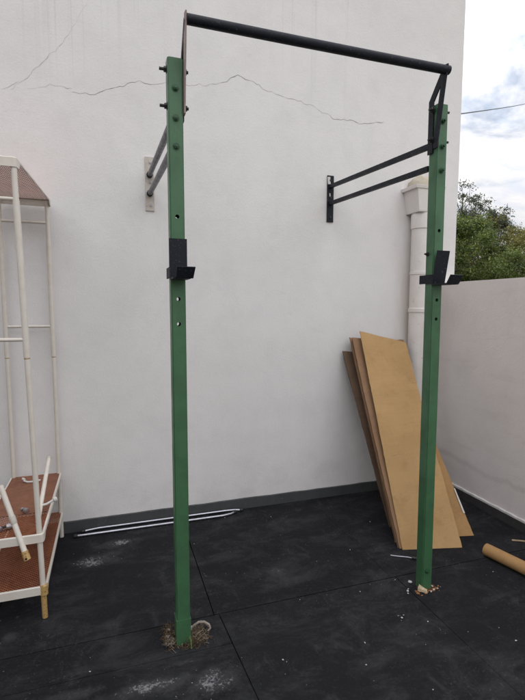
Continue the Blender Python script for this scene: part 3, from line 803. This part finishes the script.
bm = bmesh.new(); tube(bm, [(.045, -1.195, .012), (.060, -1.192, .028), (.082, -1.196, .042), (.105, -1.205, .044), (.125, -1.215, .034), (.130, -1.222, .02), (.118, -1.226, .012)], .006, 10, radii=[.007, .006, .006, .006, .0055, .005, .004]); build('root', bm, M['straw2'], t, smooth=True)
bm = bmesh.new(); bmesh.ops.create_icosphere(bm, subdivisions=2, radius=.012, matrix=Matrix.Translation((.044, -1.19, .014)))
for v in bm.verts: v.co += V([rw.uniform(-.003, .003)] * 3)
build('knot', bm, M['crumb'], t)
for (x, y, h) in ((.030, -1.298, .062),):
    bm = bmesh.new(); flatbar(bm, [(x, y, -.0), (x - .002, y - .003, h * .6), (x - .006, y - .001, h)], .006, .0012, (0, 1, 0))
    tag(build('grass_blade', bm, M['blade']), 'single pale green grass blade before the left green post', 'grass blade')

def soil(name, label, cx, cy, r0, mat_, seed, hh=.007):
    q = random.Random(seed); bm = bmesh.new(); rings = []
    K = 40; amp = [q.uniform(.75, 1.2) for _ in range(K)]
    for j in range(9):
        t_ = 1 - j / 8
        rings.append([bm.verts.new((cx + math.cos(6.2832*k/K) * r0 * t_ * (amp[k] * .6 + amp[k-1] * .4), cy + math.sin(6.2832*k/K) * r0 * .8 * t_ * (amp[k] * .6 + amp[k-1] * .4), (-.002 if j == 0 else hh * (1 - t_ * t_) + q.uniform(0, .004)))) for k in range(K)])
    for a_, b_ in zip(rings, rings[1:]):
        for k in range(K): bm.faces.new((a_[k], a_[(k+1) % K], b_[(k+1) % K], b_[k]))
    bmesh.ops.recalc_face_normals(bm, faces=bm.faces)
    tag(build(name, bm, mat_), label, 'soil', kind='stuff')
M['soil'] = simple('packed_soil', (.045, .034, .025), 1, .7, 90)
M['rustsoil'] = simple('rusty_soil', (.11, .052, .026), 1, .8, 110)
soil('packed_soil', 'dark soil in the ragged cut around the left post foot', .028, -1.236, .082, M['soil'], 4)
soil('rusty_soil', 'rusty soil in the ragged cut around the right post foot', 1.298, -1.245, .055, M['rustsoil'], 6, .004)
def chunk(bm, x, y, s, z=0.0, flat=.6):
    r_ = bmesh.ops.create_icosphere(bm, subdivisions=1, radius=1.0)
    f1, f2, a_ = rw.uniform(.6, 1.4), rw.uniform(.5, 1.1), rw.uniform(0, 3.14)
    for v in r_['verts']:
        k = rw.uniform(.7, 1.2)
        cx, cy = v.co.x * s * f1 * k, v.co.y * s * f2 * k
        v.co = V((x + cx * math.cos(a_) - cy * math.sin(a_), y + cx * math.sin(a_) + cy * math.cos(a_), z + s * flat * (.85 + v.co.z * k)))
bm = bmesh.new()
for x, y, s in ((-.058, -1.205, .010), (-.066, -1.225, .008), (-.05, -1.16, .006), (-.04, -1.255, .006)): chunk(bm, x, y, s, .006)
for x, y in ((.943,-1.171),(1.021,-1.396),(1.031,-1.414),(1.132,-1.477),(.773,-1.505),(.615,-1.134),(1.757,-1.242),(1.422,-1.615),(1.428,-1.706),(1.181,-1.136),(.389,-1.484),(.785,-.205),(1.101,-.779),(-.389,-1.298),(.468,-.119),(.197,-.41),(1.418,-.491),(.711,-1.619),(.894,-1.812),(1.05,-1.40),(.40,-1.50)):
    chunk(bm, x, y, rw.uniform(.0022, .0048), .0)
for i in range(18):
    x, y = rw.uniform(-.8, 2.25), rw.uniform(-2.1, -.12); chunk(bm, x, y, rw.uniform(.0008, .0022))
for i in range(40):
    x, y = rw.choice(((-.16, -1.5), (.1, -1.5), (-.38, -.4), (.6, -.86), (1.05, -1.5))); chunk(bm, x + rw.gauss(0, .09), y + rw.gauss(0, .06), rw.uniform(.0008, .0020))
tag(build('lime_crumbs', bm, M['crumb']), 'white lime crumbs scattered over the black rubber mats', 'crumbs', kind='stuff')
bm = bmesh.new()
for i in range(90):
    side = rw.random()
    if side < .55: x, y = 1.335 + rw.gauss(0, .016), -1.262 + rw.gauss(0, .018)
    else: x, y = 1.262 + rw.uniform(-.045, .06), -1.272 + rw.gauss(0, .010)
    if 1.262 < x < 1.322 and y > YF - .004: y = YF - .008 - rw.random() * .015
    chunk(bm, x, y, rw.uniform(.002, .006))
tag(build('rusty_crumbs', bm, M['rusty_crumb']), 'orange rusty crumbs around the foot of the right green post', 'crumbs', kind='stuff')
bm = bmesh.new()
for x, y, s in ((1.335, -1.252, .008), (1.350, -1.275, .006), (1.325, -1.278, .006), (1.300, -1.288, .007), (1.244, -1.185, .011), (1.185, -1.245, .008), (1.200, -1.230, .005), (1.175, -1.262, .005)): chunk(bm, x, y, s)
tag(build('plaster_bits', bm, M['crumb']), 'white plaster bits by the foot of the right green post', 'crumbs', kind='stuff')
bm = bmesh.new()
hexa(bm, [(1.238, -1.262, .001), (1.268, -1.296, .001), (1.282, -1.284, .001), (1.252, -1.240, .001)], [(1.240, -1.258, .016), (1.268, -1.290, .012), (1.278, -1.282, .014), (1.254, -1.244, .026)])
bmesh.ops.subdivide_edges(bm, edges=bm.edges, cuts=2)
for v in bm.verts: v.co += V((rw.uniform(-.002, .002), rw.uniform(-.002, .002), rw.uniform(0, .002)))
tag(build('plaster_flake', bm, M['yellow_crumb']), 'tan flake leaning at the left corner of the right post foot', 'flake')

# ------------------------------------------------------------------ overhead cable
t = thing('overhead_cable', 'thin overhead cable crossing the pale sky right of the house', 'cable', (2.5, .6, 3.1))
A_, B_ = V((2.455, .155, 3.094)), V((18.035, 14.0, 10.783)); B_ = A_ + (B_ - A_) * 1.6
pts = []
for i in range(33):
    u = i / 32; q = A_.lerp(B_, u); q.z -= .04 * 4 * u * (1 - u); pts.append(q)
bm = bmesh.new(); tube(bm, pts, .012, 8, radii=[.005 + .012 * i / 32 for i in range(33)]); build('cable', bm, M['cable'], t, smooth=True)

# ------------------------------------------------------------------ trees beyond the wall
def tree(x, y, h, cz, rx, rz, mat_, label, nleaf=9000, leaf=.075, seed=1, name='bushy_tree', clumps=70, sparse=False, trunk_r=.10):
    rnd = np.random.RandomState(seed)
    t = thing(name, label, 'tree', (x, y, -.06), 'trees growing beyond the low boundary wall')
    # trunk with limbs
    bm = bmesh.new(); rl = random.Random(seed)
    top = V((x + rl.uniform(-.2, .2), y, cz))
    tube(bm, [(x, y, -.3), (x + .03, y, cz * .35), (x - .04, y + .05, cz * .7), top], trunk_r, 9, radii=[trunk_r * 1.3, trunk_r, trunk_r * .8, trunk_r * .5])
    cl = []
    for i in range(clumps):
        d = rnd.normal(size=3); d /= np.linalg.norm(d); rr = rnd.uniform(.35, 1.0) ** .6
        if d[2] < -.55: d[2] *= .4
        c = np.array([x + d[0] * rx * rr, y + d[1] * rx * rr * .9, cz + d[2] * rz * rr])
        cl.append((c, rnd.uniform(.14, .36) * (rx / 1.4) * (1.0 if sparse else 1)))
    for c, r_ in cl[:: (1 if sparse else 4)]:
        st = V((x, y, cz * rl.uniform(.45, .95))); e = V(c); mid = st.lerp(e, .5) + V((rl.uniform(-.1, .1), rl.uniform(-.1, .1), rl.uniform(0, .2)))
        tube(bm, [st, mid, e], .02, 5, radii=[trunk_r * .32, trunk_r * .18, .006])
    build('trunk', bm, M['bark'], t, smooth=True)
    per = nleaf // clumps; P = []; 
    for c, r_ in cl:
        d = rnd.normal(size=(per, 3)); d /= np.linalg.norm(d, axis=1)[:, None]
        rad = r_ * np.abs(rnd.normal(.75, .38 if sparse else .32, size=(per, 1)))
        P.append(c + d * rad * np.array([1.1, 1.1, .85]))
    P = np.concatenate(P); N = len(P)
    a = rnd.normal(size=(N, 3)); a /= np.linalg.norm(a, axis=1)[:, None]
    b = np.cross(a, rnd.normal(size=(N, 3))); b /= np.linalg.norm(b, axis=1)[:, None]
    L = leaf * rnd.uniform(.6, 1.3, size=(N, 1)); W = L * .42
    co = np.stack([P - a * L * .5, P + b * W * .5, P + a * L * .5, P - b * W * .5], 1).reshape(-1, 3)
    org = np.array([x, y, cz]); me = bpy.data.meshes.new('crown')
    me.vertices.add(N * 4); me.vertices.foreach_set('co', (co - org).astype(np.float32).ravel())
    me.loops.add(N * 4); me.loops.foreach_set('vertex_index', np.arange(N * 4, dtype=np.int32))
    me.polygons.add(N); me.polygons.foreach_set('loop_start', (np.arange(N) * 4).astype(np.int32))
    me.update(calc_edges=True); me.materials.append(mat_)
    put('crown', t, me, tuple(org))
T = [
 (8.6, 7.3, 0, 2.55, 1.45, 1.45, 'leaf_mid', 'leafy mid green tree beside the corner of the house wall', 34000, .070),
 (10.3, 8.6, 0, 2.6, 1.55, 1.65, 'leaf_dark', 'dark green dense tree in the middle beyond the low wall', 34000, .070),
 (12.1, 8.3, 0, 2.45, 1.5, 1.45, 'leaf_olive', 'yellowish olive tree at the right edge beyond the low wall', 32000, .070),
 (11.0, 6.9, 0, 2.0, 1.3, 1.15, 'leaf_mid', 'lower green bushy tree nearest behind the low wall at right', 28000, .066),
 (6.3, 7.6, 0, 2.3, 1.4, 1.4, 'leaf_dark', 'dark bushy tree mostly hidden behind the house corner', 12000, .09),
 (14.3, 8.0, 0, 2.4, 1.6, 1.4, 'leaf_dark', 'dark bushy tree beyond the right picture edge', 14000, .09),
 (13.2, 10.5, 0, 3.2, 1.8, 1.5, 'leaf_olive', 'tall olive tree rising behind the yellowish one', 18000, .10),
 (8.9, 10.6, 0, 3.4, 1.6, 1.4, 'leaf_mid', 'green tree in the rear row against the sky', 16000, .10),
]
for i, (x, y, h, cz, rx, rz, m_, lb, nl, lf) in enumerate(T):
    tree(x, y, h, cz, rx, rz, M[m_], lb, nl, lf, seed=31 + i)
tree(11.35, 10.0, 0, 4.75, .85, .95, M['leaf_grey'], 'wispy grey green tree top standing above the others by the house corner', 5200, .075, 77, 'wispy_tree', 60, True, .07)
tree(12.9, 10.3, 0, 4.45, .9, .55, M['leaf_grey'], 'thin grey green branches above the dark tree in the middle', 4200, .075, 78, 'wispy_tree', 50, True, .06)

# ------------------------------------------------------------------ light
SUN_EL, SUN_AZ = math.radians(38), math.radians(-58)       # behind the house, a little to the left
sd = V((math.sin(SUN_AZ) * math.cos(SUN_EL), math.cos(SUN_AZ) * math.cos(SUN_EL), math.sin(SUN_EL)))   # towards the sun
sl = bpy.data.lights.new('sun', 'SUN'); sl.energy = 2.4; sl.angle = math.radians(.53); sl.color = (1, .95, .88)
so = bpy.data.objects.new('sun', sl); COL.objects.link(so); so.rotation_euler = (-sd).to_track_quat('-Z', 'Y').to_euler(); so.location = (0, 0, 10)
w = bpy.data.worlds.new('World'); scene.world = w; w.use_nodes = True
nt = w.node_tree; nt.nodes.clear()
def N(t_, **k):
    x = nt.nodes.new(t_)
    for a_, b_ in k.items(): setattr(x, a_, b_)
    return x
out = N('ShaderNodeOutputWorld'); bg = N('ShaderNodeBackground'); bg.inputs[1].default_value = .12
sky = N('ShaderNodeTexSky', sky_type='NISHITA', sun_disc=False); sky.sun_elevation = SUN_EL; sky.sun_rotation = SUN_AZ
sky.air_density = 1.1; sky.dust_density = 1.5; sky.ozone_density = 1.0
tc = N('ShaderNodeTexCoord')
# clouds live on a plane high above: project the direction onto it
sx = N('ShaderNodeSeparateXYZ'); nt.links.new(tc.outputs['Generated'], sx.inputs[0])
def mth(op, a_, b_=0.0):
    x = N('ShaderNodeMath', operation=op)
    for i, v_ in enumerate((a_, b_)):
        if isinstance(v_, (int, float)): x.inputs[i].default_value = v_
        else: nt.links.new(v_, x.inputs[i])
    return x.outputs[0]
dz = mth('ADD', mth('MAXIMUM', sx.outputs[2], 0.0), .22)
cb = N('ShaderNodeCombineXYZ'); nt.links.new(mth('DIVIDE', sx.outputs[0], dz), cb.inputs[0]); nt.links.new(mth('DIVIDE', sx.outputs[1], dz), cb.inputs[1])
def nz(scale, detail, dist, loc=(0, 0, 0), sc=(1, 1, 1)):
    mp = N('ShaderNodeMapping'); nt.links.new(cb.outputs[0], mp.inputs[0]); mp.inputs['Location'].default_value = loc; mp.inputs['Scale'].default_value = sc
    x = N('ShaderNodeTexNoise'); nt.links.new(mp.outputs[0], x.inputs['Vector']); x.inputs['Scale'].default_value = scale; x.inputs['Detail'].default_value = detail
    x.inputs['Roughness'].default_value = .6; x.inputs['Distortion'].default_value = dist; return x.outputs[0]
def mr(v_, a_, b_, c_=0.0, d_=1.0):
    x = N('ShaderNodeMapRange', interpolation_type='SMOOTHSTEP'); nt.links.new(v_, x.inputs[0])
    for i, q_ in enumerate((a_, b_, c_, d_)): x.inputs[i + 1].default_value = q_
    return x.outputs[0]
cover = mr(nz(1.6, 7, .5, (2.3, .7, 0), (1, 1.5, 1)), .20, .50)
shade = mr(nz(4.5, 6, .4, (.3, 5.7, 0), (1, 2, 1)), .35, .68)
cm = N('ShaderNodeMix', data_type='RGBA'); nt.links.new(shade, cm.inputs[0]); cm.inputs[6].default_value = (8.6, 8.35, 8.3, 1); cm.inputs[7].default_value = (6.9, 7.2, 7.9, 1)
mx = N('ShaderNodeMix', data_type='RGBA'); nt.links.new(cover, mx.inputs[0]); nt.links.new(sky.outputs[0], mx.inputs[6]); nt.links.new(cm.outputs[2], mx.inputs[7])
el = mr(sx.outputs[2], -.05, .95, .50, 1.48)      # a clouded sky is brighter overhead than near the horizon
vm = N('ShaderNodeVectorMath', operation='SCALE'); nt.links.new(mx.outputs[2], vm.inputs[0]); nt.links.new(el, vm.inputs[3])
nt.links.new(vm.outputs[0], bg.inputs[0]); nt.links.new(bg.outputs[0], out.inputs[0])

# ------------------------------------------------------------------ camera
cam = bpy.data.cameras.new('camera'); co_ = bpy.data.objects.new('camera', cam); COL.objects.link(co_)
R3, U3, F3 = V((0.94923303, -0.31455654, 0.00329221)), V((0.02667724, 0.09092267, 0.99550057)), V((0.31344055, 0.9448742, -0.0946983))
mw = Matrix((R3, U3, -F3)).transposed().to_4x4(); mw.translation = V((-0.27495394, -3.19421033, 1.5)); co_.matrix_world = mw
cam.sensor_fit = 'VERTICAL'; cam.sensor_height = 24; cam.sensor_width = 18; cam.lens = 461.6171 / 700 * 24; cam.clip_start = .05; cam.clip_end = 1500
scene.camera = co_
scene.render.resolution_x, scene.render.resolution_y = 768, 1024
scene.render.engine = 'CYCLES'
scene.cycles.max_bounces = 8; scene.cycles.transparent_max_bounces = 12
vs_ = scene.view_settings; vs_.view_transform = 'Standard'; vs_.look = 'None'; vs_.exposure = .62; vs_.gamma = 1; vs_.use_curve_mapping = False
